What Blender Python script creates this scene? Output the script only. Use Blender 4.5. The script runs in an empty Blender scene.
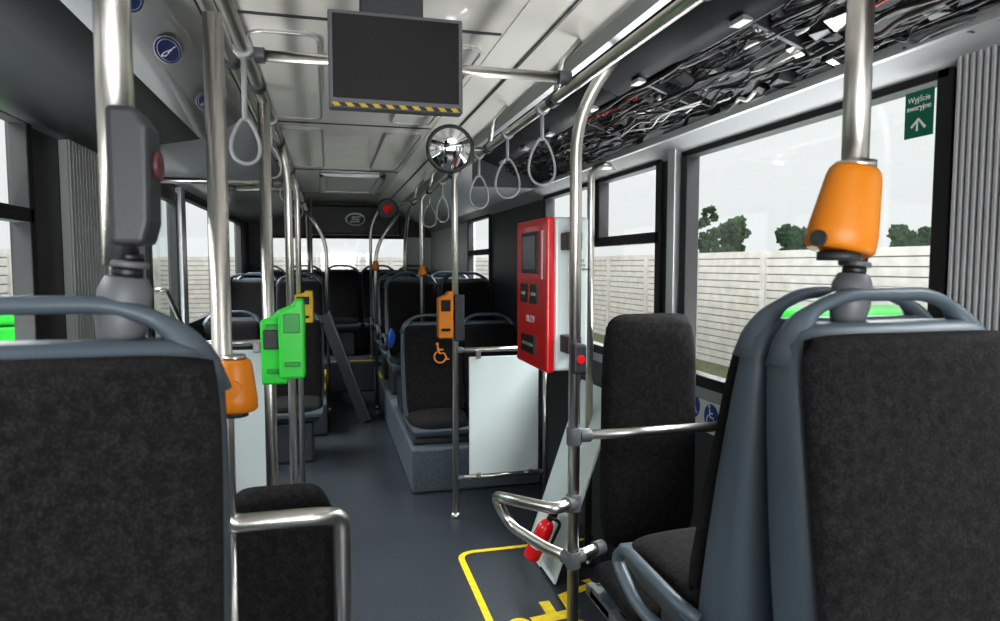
import bpy, math, random
from mathutils import Vector, Matrix
random.seed(7)
C=bpy.context.scene.collection
PI=math.pi
# ------------------------------------------------------------ materials
def mat(name,col,rough=.5,metal=0,bump=0,bscale=60,var=0,vscale=8,emit=0,spec=.5,coat=0):
    m=bpy.data.materials.new(name);m.use_nodes=True
    n=m.node_tree.nodes;l=m.node_tree.links;b=n['Principled BSDF']
    b.inputs['Base Color'].default_value=(*col,1);b.inputs['Roughness'].default_value=rough
    b.inputs['Metallic'].default_value=metal;b.inputs['Specular IOR Level'].default_value=spec
    b.inputs['Coat Weight'].default_value=coat
    tc=n.new('ShaderNodeTexCoord')
    if var:
        t=n.new('ShaderNodeTexNoise');t.inputs['Scale'].default_value=vscale;t.inputs['Detail'].default_value=6
        r=n.new('ShaderNodeValToRGB')
        r.color_ramp.elements[0].position=.3;r.color_ramp.elements[1].position=.7
        r.color_ramp.elements[0].color=(*[c*(1-var) for c in col],1)
        r.color_ramp.elements[1].color=(*[min(1,c*(1+var)) for c in col],1)
        l.new(tc.outputs['Object'],t.inputs['Vector']);l.new(t.outputs['Fac'],r.inputs['Fac']);l.new(r.outputs['Color'],b.inputs['Base Color'])
    if bump:
        t2=n.new('ShaderNodeTexNoise');t2.inputs['Scale'].default_value=bscale;t2.inputs['Detail'].default_value=4
        bp=n.new('ShaderNodeBump');bp.inputs['Strength'].default_value=bump;bp.inputs['Distance'].default_value=.004
        l.new(tc.outputs['Object'],t2.inputs['Vector']);l.new(t2.outputs['Fac'],bp.inputs['Height']);l.new(bp.outputs['Normal'],b.inputs['Normal'])
    if emit:
        b.inputs['Emission Color'].default_value=(*col,1);b.inputs['Emission Strength'].default_value=emit
    return m
def glassmat(name,tint,gl=.06):
    m=bpy.data.materials.new(name);m.use_nodes=True
    n=m.node_tree.nodes;l=m.node_tree.links;n.remove(n['Principled BSDF'])
    t=n.new('ShaderNodeBsdfTransparent');t.inputs['Color'].default_value=(*tint,1)
    g=n.new('ShaderNodeBsdfGlossy');g.inputs['Roughness'].default_value=.03
    x=n.new('ShaderNodeMixShader');x.inputs['Fac'].default_value=gl
    l.new(t.outputs[0],x.inputs[1]);l.new(g.outputs[0],x.inputs[2]);l.new(x.outputs[0],n['Material Output'].inputs['Surface'])
    return m
def fabricmat():
    m=mat('seat_fabric',(.018,.018,.021),.95,bump=.5,bscale=600,spec=.15)
    n=m.node_tree.nodes;l=m.node_tree.links;b=n['Principled BSDF']
    tc=n.new('ShaderNodeTexCoord');v=n.new('ShaderNodeTexVoronoi');v.inputs['Scale'].default_value=210
    nz=n.new('ShaderNodeTexNoise');nz.inputs['Scale'].default_value=60;nz.inputs['Detail'].default_value=10
    r=n.new('ShaderNodeValToRGB');r.color_ramp.elements[0].color=(.025,.0235,.0235,1);r.color_ramp.elements[1].color=(.012,.0113,.0115,1)
    r.color_ramp.elements[0].position=.1;r.color_ramp.elements[1].position=.6
    r2=n.new('ShaderNodeValToRGB');r2.color_ramp.elements[0].color=(.72,.72,.72,1);r2.color_ramp.elements[1].color=(1.3,1.3,1.3,1)
    r2.color_ramp.elements[0].position=.36;r2.color_ramp.elements[1].position=.64
    mx=n.new('ShaderNodeMixRGB');mx.blend_type='MULTIPLY';mx.inputs[0].default_value=1
    l.new(tc.outputs['Object'],v.inputs['Vector']);l.new(tc.outputs['Object'],nz.inputs['Vector'])
    l.new(v.outputs['Distance'],r.inputs['Fac']);l.new(nz.outputs['Fac'],r2.inputs['Fac'])
    l.new(r.outputs['Color'],mx.inputs[1]);l.new(r2.outputs['Color'],mx.inputs[2]);l.new(mx.outputs[0],b.inputs['Base Color'])
    b.inputs['Sheen Weight'].default_value=.03
    return m
FAB=fabricmat()
SHELL=mat('grey_blue_plastic',(.072,.094,.115),.42,bump=.15,bscale=300)
STEEL=mat('brushed_steel',(.62,.60,.565),.31,1,bump=.06,bscale=250)
ALU=mat('anodised_aluminium',(.55,.56,.57),.38,.7)
BLACK=mat('black_plastic',(.012,.012,.014),.4)
RUBBER=mat('black_rubber',(.012,.012,.013),.65)
DKGREY=mat('dark_grey_plastic',(.034,.037,.043),.45,bump=.1,bscale=300)
MIDGREY=mat('mid_grey_plastic',(.11,.115,.125),.45)
LID=mat('black_hatch_paint',(.010,.010,.012),.6,bump=.1,bscale=200,spec=.25)
CEIL=mat('ceiling_panel_grey',(.64,.615,.58),.26,var=.05,vscale=3,coat=.25)
CEILR=mat('ceiling_relief_grey',(.70,.68,.64),.28,coat=.2)
COVE=mat('cove_panel_grey',(.29,.295,.305),.3,coat=.2)
WALLD=mat('wall_lining_dark',(.05,.053,.06),.6,bump=.2,bscale=200)
WALLL=mat('rear_lining_light',(.62,.64,.65),.45)
HEADR=mat('window_header_grey',(.34,.345,.355),.5)
WHITE=mat('white_panel',(.62,.70,.70),.3,coat=.3)
WHITEP=mat('white_paint',(.8,.8,.8),.4)
RED=mat('red_paint',(.74,.010,.018),.32,coat=.3)
GREEN=mat('bright_green_plastic',(.03,.56,.05),.35)
GREENK=mat('dark_green_plastic',(.015,.28,.04),.35)
GREEND=mat('emergency_sign_green',(.0,.13,.07),.4)
ORANGE=mat('orange_plastic',(.60,.195,.006),.42)
YELLOW=mat('yellow_plastic',(.78,.50,.01),.4)
YELPAINT=mat('yellow_floor_paint',(.85,.64,.02),.5,var=.15,vscale=30)
BLUE=mat('sign_blue',(.01,.05,.30),.4)
NAVY=mat('sticker_navy',(.01,.02,.09),.35)
SCREEN=mat('monitor_screen',(.006,.006,.006),.35,spec=.25)
STRAP=mat('grey_strap_plastic',(.33,.34,.35),.45)
MIRROR=mat('mirror_glass',(.8,.8,.8),.03,1)
GLASS=glassmat('window_glass',(.95,.965,.965),.05)
GLASST=glassmat('door_glass',(.82,.86,.86),.08)
CONC=mat('fence_concrete',(.68,.655,.61),.9,bump=.6,bscale=40,var=.12,vscale=5)
CONCD=mat('fence_joint',(.22,.21,.19),.95)
GROUND=mat('asphalt',(.34,.34,.335),.9,bump=.5,bscale=80,var=.15,vscale=3)
GRASS=mat('grass_verge',(.13,.15,.08),.95,bump=1,bscale=60,var=.4,vscale=10)
LEAF=mat('tree_foliage',(.05,.095,.04),.9,bump=1,bscale=20,var=.6,vscale=5)
BARK=mat('tree_bark',(.08,.06,.045),.9)
BLUEBAG=mat('blue_cloth',(.02,.12,.5),.6)
REDLENS=mat('dull_red_lens',(.12,.035,.04),.45)
FLOORM=mat('floor_vinyl',(.048,.055,.065),.27,bump=.25,bscale=120,var=.35,vscale=160)
PLAT=mat('platform_vinyl',(.085,.105,.125),.55,bump=.35,bscale=150,var=.35,vscale=120)
LAMP=mat('roof_hatch_lining',(.72,.71,.68),.4)
CABR=mat('cable_black',(.015,.015,.017),.4)
CABW=mat('cable_white',(.65,.65,.62),.45)
CABY=mat('cable_red',(.45,.05,.03),.45)
CABB=mat('cable_brown',(.06,.045,.038),.6)
HAZ=bpy.data.materials.new('hazard_stripe');HAZ.use_nodes=True
_n=HAZ.node_tree.nodes;_l=HAZ.node_tree.links
_t=_n.new('ShaderNodeTexCoord');_w=_n.new('ShaderNodeTexWave');_w.bands_direction='DIAGONAL';_w.inputs['Scale'].default_value=17
_r=_n.new('ShaderNodeValToRGB');_r.color_ramp.interpolation='CONSTANT';_r.color_ramp.elements[0].color=(.01,.01,.01,1);_r.color_ramp.elements[1].color=(.5,.34,.03,1);_r.color_ramp.elements[1].position=.5
_l.new(_t.outputs['Object'],_w.inputs['Vector']);_l.new(_w.outputs['Color'],_r.inputs['Fac']);_l.new(_r.outputs['Color'],_n['Principled BSDF'].inputs['Base Color'])
# ------------------------------------------------------------ geometry builder
def frame(loc,right,up):
    r=Vector(right).normalized();u=Vector(up).normalized();n=r.cross(u)
    M=Matrix((r,u,n)).transposed().to_4x4();M.translation=Vector(loc);return M
def fillet(pts,r,n=6):
    pts=[Vector(p) for p in pts];out=[pts[0]]
    for i in range(1,len(pts)-1):
        a,b,c=pts[i-1],pts[i],pts[i+1];d1=(a-b);d2=(c-b)
        rr=min(r,d1.length*.49,d2.length*.49);p=b+d1.normalized()*rr;q=b+d2.normalized()*rr
        for k in range(n+1):
            t=k/n;out.append(p*(1-t)**2+b*2*t*(1-t)+q*t*t)
    out.append(pts[-1]);return out
def arc(cx,cz,rx,rz,a0,a1,n=16):
    return [(cx+rx*math.cos(math.radians(a0+(a1-a0)*i/n)),cz+rz*math.sin(math.radians(a0+(a1-a0)*i/n))) for i in range(n+1)]
class G:
    def __init__(s): s.v=[];s.f=[];s.m=[];s.sm=[];s.mats=[];s.M=Matrix.Identity(4)
    def mi(s,m):
        if m not in s.mats:s.mats.append(m)
        return s.mats.index(m)
    def add(s,vs,fs,m,sm=False):
        o=len(s.v);s.v+=[tuple(s.M@Vector(p)) for p in vs];i=s.mi(m)
        for f in fs:s.f.append(tuple(o+k for k in f));s.m.append(i);s.sm.append(sm)
        return s
    def box(s,x0,x1,y0,y1,z0,z1,m):
        vs=[(x,y,z) for x in(x0,x1) for y in(y0,y1) for z in(z0,z1)]
        return s.add(vs,[(0,1,3,2),(4,6,7,5),(0,4,5,1),(2,3,7,6),(0,2,6,4),(1,5,7,3)],m)
    def prism(s,pts,d0,d1,m,plane='xy'):
        def P(a,b,c): return {'xy':(a,b,c),'xz':(a,c,b),'yz':(c,a,b)}[plane]
        n=len(pts);vs=[P(a,b,d0) for a,b in pts]+[P(a,b,d1) for a,b in pts]
        fs=[tuple(range(n))[::-1],tuple(range(n,2*n))]+[(i,(i+1)%n,n+(i+1)%n,n+i) for i in range(n)]
        return s.add(vs,fs,m)
    def tube(s,pts,r,m,seg=16,closed=False,cap=True,flat=1.0):
        pts=[Vector(p) for p in pts];n=len(pts);T=[]
        for i in range(n):
            if closed:d=pts[(i+1)%n]-pts[i-1]
            else:d=pts[min(i+1,n-1)]-pts[max(i-1,0)]
            T.append(d.normalized())
        up=Vector((0,0,1)) if abs(T[0].z)<.9 else Vector((1,0,0))
        N=(up-T[0]*up.dot(T[0])).normalized();vs=[]
        for i in range(n):
            N=(N-T[i]*N.dot(T[i])).normalized();B=T[i].cross(N)
            rr=r[i] if isinstance(r,(list,tuple)) else r
            for k in range(seg):
                a=2*PI*k/seg;vs.append(pts[i]+N*math.cos(a)*rr+B*math.sin(a)*rr*flat)
        fs=[]
        for i in range(n if closed else n-1):
            j=(i+1)%n
            for k in range(seg):fs.append((i*seg+k,i*seg+(k+1)%seg,j*seg+(k+1)%seg,j*seg+k))
        s.add(vs,fs,m,True)
        if cap and not closed:
            o=len(s.v)-len(vs)
            for base in(0,(n-1)*seg):
                s.f.append(tuple(o+base+k for k in range(seg)));s.m.append(s.mi(m));s.sm.append(False)
        return s
    def disc(s,cx,cy,r,z,m,n=28,rx=None):
        rx=rx or r
        return s.add([(cx+rx*math.cos(2*PI*i/n),cy+r*math.sin(2*PI*i/n),z) for i in range(n)],[tuple(range(n))],m)
    def ribbon(s,pts,w,z,m):
        pts=[Vector((p[0],p[1])) for p in pts];n=len(pts);L=[];R=[]
        for i in range(n):
            d=(pts[min(i+1,n-1)]-pts[max(i-1,0)]).normalized();q=Vector((-d.y,d.x))*w/2
            L.append(pts[i]+q);R.append(pts[i]-q)
        vs=[(p.x,p.y,z) for p in L]+[(p.x,p.y,z) for p in R]
        return s.add(vs,[(i,n+i,n+i+1,i+1) for i in range(n-1)],m)
    def pad(s,wb,wt,h,th,m,curve=0,k=.10,N=18):
        vs=[];fs=[]
        for side in(0,1):
            for j in range(N+1):
                for i in range(N+1):
                    a=-1+2*i/N;b=-1+2*j/N
                    a=math.copysign(abs(a)**.75,a);b=math.copysign(abs(b)**.75,b)
                    w=(wb+(wt-wb)*(b+1)/2)/2
                    x=a*w*(1-k*abs(b)**7);z=b*h/2*(1-k*.6*abs(a)**7)
                    e=((1-abs(a)**6)*(1-abs(b)**8))**.5 if abs(a)<1 and abs(b)<1 else 0
                    y=-th/2*e if side==0 else th/2*e
                    y-=curve*a*a
                    vs.append((x,y,z))
        W=N+1;O=W*W
        for j in range(N):
            for i in range(N):
                p=j*W+i;fs.append((p,p+1,p+W+1,p+W));fs.append((O+p,O+p+W,O+p+W+1,O+p+1))
        s.add(vs,fs,m,True);return s
    def obj(s,name,bevel=0,parent=None,label=None,seg=2):
        me=bpy.data.meshes.new(name);me.from_pydata(s.v,[],s.f)
        for m in s.mats:me.materials.append(m)
        me.polygons.foreach_set('material_index',s.m);me.polygons.foreach_set('use_smooth',s.sm);me.update()
        import bmesh
        bm=bmesh.new();bm.from_mesh(me);bmesh.ops.remove_doubles(bm,verts=bm.verts,dist=1e-6);bmesh.ops.recalc_face_normals(bm,faces=bm.faces);bm.to_mesh(me);bm.free()
        o=bpy.data.objects.new(name,me);C.objects.link(o)
        if bevel:
            b=o.modifiers.new('bevel','BEVEL');b.width=bevel;b.segments=seg;b.limit_method='ANGLE';b.angle_limit=math.radians(40)
        if parent is not None:attach(o,parent)
        if label:o['label']=label
        return o
def attach(o,p):
    o.parent=p
    if p.type=='EMPTY':o.matrix_parent_inverse=(Matrix.Translation(p.location)@p.rotation_euler.to_matrix().to_4x4()).inverted()
def empty(name,loc,label,cat,group=None,rot=0):
    e=bpy.data.objects.new(name,None);e.empty_display_size=.1;e.location=loc;e.rotation_euler=(0,0,rot);C.objects.link(e)
    tag(e,label,cat,group);return e
def tag(o,label,cat,group=None,kind=None):
    o['label']=label;o['category']=cat
    if group:o['group']=group
    if kind:o['kind']=kind
    return o
def struct(o,label=None,cat=None):
    o['kind']='structure'
    if label:o['label']=label
    if cat:o['category']=cat
    return o
def text(name,body,size,M,m,parent,extr=.0005):
    cu=bpy.data.curves.new(name,'FONT');cu.body=body;cu.size=size;cu.align_x='CENTER';cu.align_y='CENTER';cu.extrude=extr
    t=bpy.data.objects.new(name,cu);C.objects.link(t);bpy.context.view_layer.update()
    me=bpy.data.meshes.new_from_object(t);bpy.data.objects.remove(t)
    me.transform(M);me.materials.clear();me.materials.append(m)
    o=bpy.data.objects.new(name,me);C.objects.link(o)
    if parent is not None:attach(o,parent)
    return o
def wheelchair(g,sc,z,m,ox=0,oy=0,w=.055):
    S=lambda P:[(ox+p[0]*sc,oy+p[1]*sc) for p in P]
    w=w*sc
    g.disc(ox-.04*sc,oy+.40*sc,w,z,m,16)
    g.ribbon(S([(-.03,.33),(0,.10)]),w*1.3,z,m)
    g.ribbon(S([(-.02,.21),(.15,.21)]),w,z+.0002,m)
    g.ribbon(S([(0,.09),(.18,.09),(.26,-.12),(.33,-.10)]),w,z+.0004,m)
    g.ribbon(S(arc(.03,-.03,.19,.19,120,345,20)),w,z+.0006,m)

# ------------------------------------------------------------ room shell
Y0,Y1=-1.6,9.3
g=G();g.box(-1.06,1.46,Y0,Y1,-.06,0,FLOORM);struct(g.obj('floor'),'dark grey speckled vinyl bus floor','floor')
g=G();g.box(-.30,.62,Y0,Y1,2.32,2.36,CEIL)
def relief(x0,x1,y0,y1,z=2.32,t=.012,r=.06):
    pts=[]
    for cx,cy,a in((x1-r,y1-r,0),(x0+r,y1-r,90),(x0+r,y0+r,180),(x1-r,y0+r,270)):
        pts+=arc(cx,cy,r,r,a,a+90,5)
    g.prism(pts,z-t,z+.001,CEILR)
    loop=[(a,b,z-t) for a,b in pts];g.tube(loop,.006,ALU,8,closed=True)
for a in((.36,.58,.5,1.65),(-.26,-.02,.5,1.65),(.36,.58,2.5,3.9),(-.26,-.02,2.5,3.9),(.36,.58,4.2,5.8),(-.26,-.02,4.2,5.8)):relief(*a)
for y in(1.75,2.35,4.05,6.0,7.9):g.box(-.29,.61,y,y+.012,2.314,2.322,DKGREY)
struct(g.obj('ceiling'),'glossy grey ceiling lining with rounded relief panels','ceiling')
def strip(name,prof,y0,y1,m,label):
    g=G();n=len(prof);vs=[(x,y0,z) for x,z in prof]+[(x,y1,z) for x,z in prof]
    g.add(vs,[(i,i+1,n+i+1,n+i) for i in range(n-1)],m,n>3)
    o=g.obj(name);md=o.modifiers.new('thick','SOLIDIFY');md.thickness=.008;md.offset=0
    struct(o,label,'trim');return o
strip('trim_1',[(.62,2.32),(.74,2.30),(.86,2.25)],Y0,Y1,CEILR,'light grey sloping ceiling edge panel')
g=G();g.prism([(.855,2.255),(.90,2.235),(.90,2.205),(.87,2.205)],Y0,Y1,ALU,'xz');g.box(.74,.75,Y0,Y1,2.288,2.30,BLACK);struct(g.obj('trim_2'),'aluminium ceiling edge rail','trim')
for k,(a,b) in enumerate(((Y0,.35),(.36,1.35),(1.36,2.35),(2.36,3.3),(3.31,4.2))):
    g=G();n=4;prof=[(.905,2.215),(.96,2.175),(1.02,2.15),(1.07,2.13)]
    vs=[(x,a,z) for x,z in prof]+[(x,b,z) for x,z in prof]
    g.add(vs,[(i,i+1,n+i+1,n+i) for i in range(3)],LID,True)
    g.tube([(1.072,a+.01,2.13),(1.072,b-.01,2.13)],.007,DKGREY,8)
    for q in(a+.2,b-.2):g.box(1.03,1.06,q-.03,q+.03,2.122,2.135,ALU)
    o=g.obj('trim_%d'%(3+k));md=o.modifiers.new('t','SOLIDIFY');md.thickness=.006
    struct(o,'black side duct lid above the windows','trim')
g=G();g.box(.92,1.44,Y0,4.2,2.33,2.345,BLACK);g.box(1.43,1.445,Y0,4.2,2.0,2.34,BLACK)
struct(g.obj('trim_8'),'dark inside of the open service duct','trim')
strip('trim_9',[(.90,2.215),(1.05,2.15),(1.22,2.06),(1.33,2.0)],4.2,Y1,WALLL,'light grey curved duct cover')
g=G();g.box(.90,1.40,4.19,4.21,2.0,2.33,DKGREY);struct(g.obj('trim_10'),'duct end plate','trim')
g=G();g.prism([(1.31,2.01),(1.325,2.02),(1.42,1.96),(1.42,1.94),(1.395,1.94)],Y0,Y1,HEADR,'xz');g.box(1.305,1.325,Y0,4.2,1.995,2.02,ALU);struct(g.obj('trim_11'),'grey header strip over the windows','trim')
strip('trim_12',[(-.30,2.32),(-.31,2.25),(-.34,2.21)],Y0,Y1,BLACK,'black slot beside the ceiling')
strip('trim_13',[(-.34,2.21),(-.40,2.15),(-.47,2.10),(-.55,2.072)],Y0,3.3,COVE,'curved grey duct cover')
strip('trim_14',[(-.34,2.21),(-.40,2.17),(-.5,2.14),(-.8,2.10),(-1.0,2.05)],3.3,Y1,COVE,'curved grey duct cover further back')
strip('trim_15',[(-.55,2.072),(-.70,2.045),(-.85,2.0),(-1.0,1.985)],Y0,3.3,DKGREY,'dark lower part of the duct cover')
g=G();g.prism([(-.34,2.21),(-.40,2.15),(-.47,2.10),(-.57,2.065),(-.70,2.04),(-1.0,1.985),(-1.0,2.3),(-.34,2.3)],3.29,3.31,BLACK,'xz');struct(g.obj('trim_16'),'black end plate of the duct cover','trim')
g=G()
def wbox(x,y0,y1,z0,z1,m):g.box(1.40,1.46,y0,y1,z0,z1,m)
wbox(1,Y0,Y1,0,1.04,WALLD);wbox(1,Y0,Y1,1.95,2.36,DKGREY)
for a,b,m in((Y0,-1.3,DKGREY),(-.2,.0,DKGREY),(.98,1.25,DKGREY),(2.44,2.63,DKGREY),(4.22,5.75,DKGREY),(6.7,Y1,WALLL)):wbox(1,a,b,1.04,1.95,m)
struct(g.obj('wall_right'),'dark grey bus side wall with window openings','wall')
g=G();g.box(-1.06,-1.0,Y0,3.4,0,1.04,WALLD);g.box(-1.06,-1.0,5.0,Y1,0,1.04,WALLD);g.box(-1.06,-1.0,Y0,Y1,2.0,2.36,DKGREY)
for a,b,m in((Y0,-1.3,BLACK),(.5,.6,BLACK),(2.66,3.4,BLACK),(5.0,5.2,BLACK),(6.6,6.9,BLACK),(8.4,Y1,DKGREY)):g.box(-1.06,-1.0,a,b,1.04,2.0,m)
struct(g.obj('wall_left'),'black bus side wall with window and door openings','wall')
g=G();g.box(-1.06,1.46,9.3,9.36,0,1.38,WALLD);g.box(-1.06,1.46,9.3,9.36,1.88,2.36,BLACK);g.box(-1.06,-.73,9.3,9.36,1.38,1.88,DKGREY);g.box(1.05,1.46,9.3,9.36,1.38,1.88,WALLL)
struct(g.obj('wall_rear'),'bus rear wall with a wide window','wall')
g=G();g.box(-1.06,1.46,Y0-.06,Y0,0,.8,WALLD);g.box(-1.06,1.46,Y0-.06,Y0,2.15,2.36,DKGREY);struct(g.obj('wall_front'),'bus front wall below the windscreen','wall')
wn=[0]
def window(x,y0,y1,z0,z1,transom=None,split=None,mg=GLASS):
    wn[0]+=1;s=1 if x>0 else -1
    e=bpy.data.objects.new('window_%d'%wn[0],None);e.location=(x,(y0+y1)/2,z0);C.objects.link(e);struct(e,'black-framed bus side window','window')
    a,b=sorted((x-s*.018,x+s*.04));g=G();f=.035
    g.box(a,b,y0-.01,y0+f,z0-.01,z1+.01,RUBBER);g.box(a,b,y1-f,y1+.01,z0-.01,z1+.01,RUBBER);g.box(a,b,y0,y1,z0-.01,z0+f,RUBBER);g.box(a,b,y0,y1,z1-f*.6,z1+.01,RUBBER)
    if transom:g.box(a,b,y0,y1,transom-.025,transom+.025,RUBBER)
    if split:
        for q in split:g.box(a,b,q-.03,q+.03,transom or z0,z1,RUBBER)
    g.obj('window_frame',.004,e)
    g=G();g.box(x+s*.015,x+s*.021,y0+.01,y1-.01,z0+.01,z1-.01,mg);g.obj('window_pane',0,e)
window(1.4,1.25,2.44,1.04,1.95);window(1.4,2.63,4.22,1.04,1.95,1.62,[3.32]);window(1.4,5.75,6.7,1.04,1.95,1.62);window(1.4,.0,.98,1.04,1.95);window(1.4,-1.3,-.2,1.04,1.95)
window(-1.0,.6,2.66,1.04,2.0,1.67,[1.6]);window(-1.0,5.2,6.6,1.04,2.0,None);window(-1.0,6.9,8.4,1.04,2.0,None);window(-1.0,-1.3,.5,1.04,2.0)
e=bpy.data.objects.new('window_10',None);e.location=(.16,9.3,1.38);C.objects.link(e);struct(e,'wide rear window with black frame','window')
g=G()
for a in((-.74,-.70,1.37,1.89),(1.02,1.06,1.37,1.89),(-.74,1.06,1.37,1.41),(-.74,1.06,1.855,1.89)):g.box(a[0],a[1],9.27,9.33,a[2],a[3],RUBBER)
g.obj('window_frame',.004,e);g=G();g.box(-.72,1.04,9.31,9.315,1.39,1.87,GLASS);g.obj('window_pane',0,e)
e=bpy.data.objects.new('door_1',None);e.location=(-1.0,4.2,0);C.objects.link(e);struct(e,'double-leaf bus door with dark frames and full glass','door')
for a,b in((3.4,4.19),(4.21,5.0)):
    g=G();x0,x1=-1.04,-.985
    g.box(x0,x1,a,a+.06,.02,1.98,BLACK);g.box(x0,x1,b-.06,b,.02,1.98,BLACK);g.box(x0,x1,a,b,.02,.14,BLACK);g.box(x0,x1,a,b,1.92,1.99,BLACK)
    L=g.obj('door_leaf',.006,e)
    g=G();g.box(-1.015,-1.01,a+.05,b-.05,.12,1.93,GLASST);g.obj('door_pane',0,L)
    g=G();g.tube(fillet([(-.985,a+.1,1.35),(-.93,a+.1,1.35),(-.93,b-.1,1.0),(-.985,b-.1,1.0)],.04),.015,STEEL);g.obj('door_handle',0,L)
def ribbed(name,x,y0,y1,z0,z1,s,m,n,label):
    g=G();g.box(min(x,x+s*.03),max(x,x+s*.03),y0,y1,z0,z1,m);w=(y1-y0)/n
    for i in range(n):
        ya=y0+w*(i+.15);g.box(min(x,x-s*.008),max(x,x-s*.008),ya,ya+w*.55,z0,z1,m)
    struct(g.obj(name,.002),label,'trim')
RIB=mat('ribbed_cover_grey',(.40,.405,.41),.45,.1)
ribbed('trim_17',1.375,1.0,1.225,1.0,1.97,1,RIB,14,'ribbed aluminium pillar cover')
ribbed('trim_18',-.97,2.95,3.38,.0,2.03,-1,RIB,12,'ribbed aluminium pillar cover beside the door')
g=G();g.box(-1.0,-.96,4.98,5.1,0,2.03,ALU);struct(g.obj('trim_19',.004),'grey door post','trim')
g=G();g.box(1.36,1.40,2.46,2.52,1.0,1.97,ALU);struct(g.obj('trim_20',.004),'slim grey strip on the window pillar','trim')
g=G();g.box(1.385,1.40,1.3,4.3,.985,1.04,HEADR);struct(g.obj('trim_21',.004),'grey window sill strip','trim')

# ------------------------------------------------------------ platforms
def platform(x0,x1,y0,y1,z,label,yl=()):
    e=empty('seat_platform',((x0+x1)/2,y0,0),label,'platform')
    g=G();g.box(x0,x1,y0,y1,0.001,z,PLAT);g.obj('platform_body',.02,e,seg=4)
    if yl:
        g=G()
        for q in yl:g.box(*q,z+.001,z+.005,YELPAINT)
        g.obj('edge_stripe',0,e,'yellow warning stripe')
    return e
platform(.72,1.395,.15,1.75,.32,'grey vinyl-covered raised base under the back-to-back seats')
platform(-.995,-.14,.15,1.44,.32,'grey vinyl-covered raised base by the opposite window')
platform(.51,1.395,4.28,8.0,.30,'long grey-blue vinyl platform carrying the rear seats',[(.52,.54,7.1,7.98)])
platform(-.995,-.03,6.0,8.0,.28,'grey-blue vinyl platform beside the rear aisle',[(-.06,-.04,6.6,7.98)])
platform(-.995,1.395,8.02,9.28,.36,'full-width raised step with yellow edge at the bus rear',[(-.02,.50,8.03,8.07)])

# ------------------------------------------------------------ seats
def loft(g,prof,m):
    n=len(prof);vs=[(-w,y,z) for y,z,w in prof]+[(w,y,z) for y,z,w in prof]
    g.add(vs,[tuple(range(n)),tuple(range(n,2*n))[::-1]]+[(i,(i+1)%n,n+(i+1)%n,n+i) for i in range(n)],m)
def make_seat_parts(near=False):
    P={};R=9.0 if near else 15.5
    tr=math.tan(math.radians(R))
    F=lambda z:(z-.76)*tr
    pw=.472 if near else .425
    g=G();lv=[(.33,.205),(.40,.216),(.50,.223),(.62,.228),(.74,.230),(.86,.229),(.95,.227),(1.01,.224),(1.045,.215),(1.068,.196),(1.080,.165)]
    vs=[];K=40
    for z,w in lv:
        yf=F(z)+.004;yb=.118+.035*max(0,min(1,(z-.5)/.5))-(.012 if z>1.06 else 0);yc=(yf+yb)/2;d=(yb-yf)/2*(.97 if z<1.07 else .7)
        for k in range(K):
            a=2*PI*k/K;cx=math.cos(a);sy=math.sin(a);p=.42
            vs.append((w*math.copysign(abs(cx)**p,cx),yc+d*math.copysign(abs(sy)**p,sy),z))
    fs=[(j*K+k,j*K+(k+1)%K,(j+1)*K+(k+1)%K,(j+1)*K+k) for j in range(len(lv)-1) for k in range(K)]
    fs+=[tuple(range(K)),tuple((len(lv)-1)*K+k for k in range(K))]
    g.add(vs,fs,SHELL,True)
    P['seat_shell']=g.obj('seat_shell')
    g=G();g.M=Matrix.Translation((0,F(.745)-.012,.745))@Matrix.Rotation(math.radians(-R),4,'X')
    g.pad(pw,pw-.006,.65,.05,FAB,curve=.0 if near else .012,k=.045 if near else .07);P['backrest']=g.obj('backrest')
    g=G();g.M=Matrix.Translation((0,-.26,.425))@Matrix.Rotation(math.radians(-86),4,'X')
    g.pad(.42,.43,.40,.085,FAB,curve=-.012,k=.1);P['cushion']=g.obj('cushion')
    g=G();loft(g,[(-.46,.37,.20),(-.47,.40,.215),(-.44,.425,.225),(-.1,.40,.225),(.08,.40,.22),(.09,.33,.2),(-.05,.30,.17),(-.38,.32,.18)],SHELL)
    P['seat_pan']=g.obj('seat_pan',.012,seg=3)
    g=G();pts=fillet([(-.205,.10,1.00),(-.178,.105,1.085),(-.10,.10,1.128),(.10,.10,1.128),(.178,.105,1.085),(.205,.10,1.00)],.08,7)
    n=len(pts);rs=[.0125+.02*max(0,abs(-1+2*i/(n-1))-.55)/.45 for i in range(n)]
    g.tube(pts,rs,SHELL,14,flat=1.2);P['grab_handle']=g.obj('grab_handle')
    g=G();g.box(-.14,.14,-.36,.02,.0,.31,DKGREY);P['pedestal']=g.obj('pedestal',.02,seg=3)
    g=G();g.box(-.2,.2,-.42,.04,.302,.34,DKGREY);P['pedestal_low']=g.obj('seat_base',.01)
    def armr(z):
        g=G();x=.245;g.tube(fillet([(x-.02,-.02,z),(x+.01,-.06,z+.02),(x+.01,-.33,z+.03),(x+.01,-.38,z-.02),(x+.01,-.25,z-.085),(x-.02,-.06,z-.10)],.06,6),.014,SHELL,14,flat=1.2)
        return g.obj('armrest')
    P['armrest']=armr(.43 if near else .60)
    return P
SPs={False:make_seat_parts(),True:make_seat_parts(True)}
def seat(x,y,z,label,rot=0,arm=0,low=False,grp=None,near=False):
    e=empty('bus_seat',(x,y,z),label,'seat',grp,rot);SP=SPs[near]
    for k in('seat_shell','backrest','cushion','seat_pan','grab_handle')+(('pedestal_low',) if low else ('pedestal',)):
        o=SP[k].copy();C.objects.link(o);o.parent=e;o.name=SP[k].name.split('.')[0]
    if arm:
        o=SP['armrest'].copy();C.objects.link(o);o.parent=e;o.name='armrest'
        if arm<0:o.scale=(-1,1,1)
    return e
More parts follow.
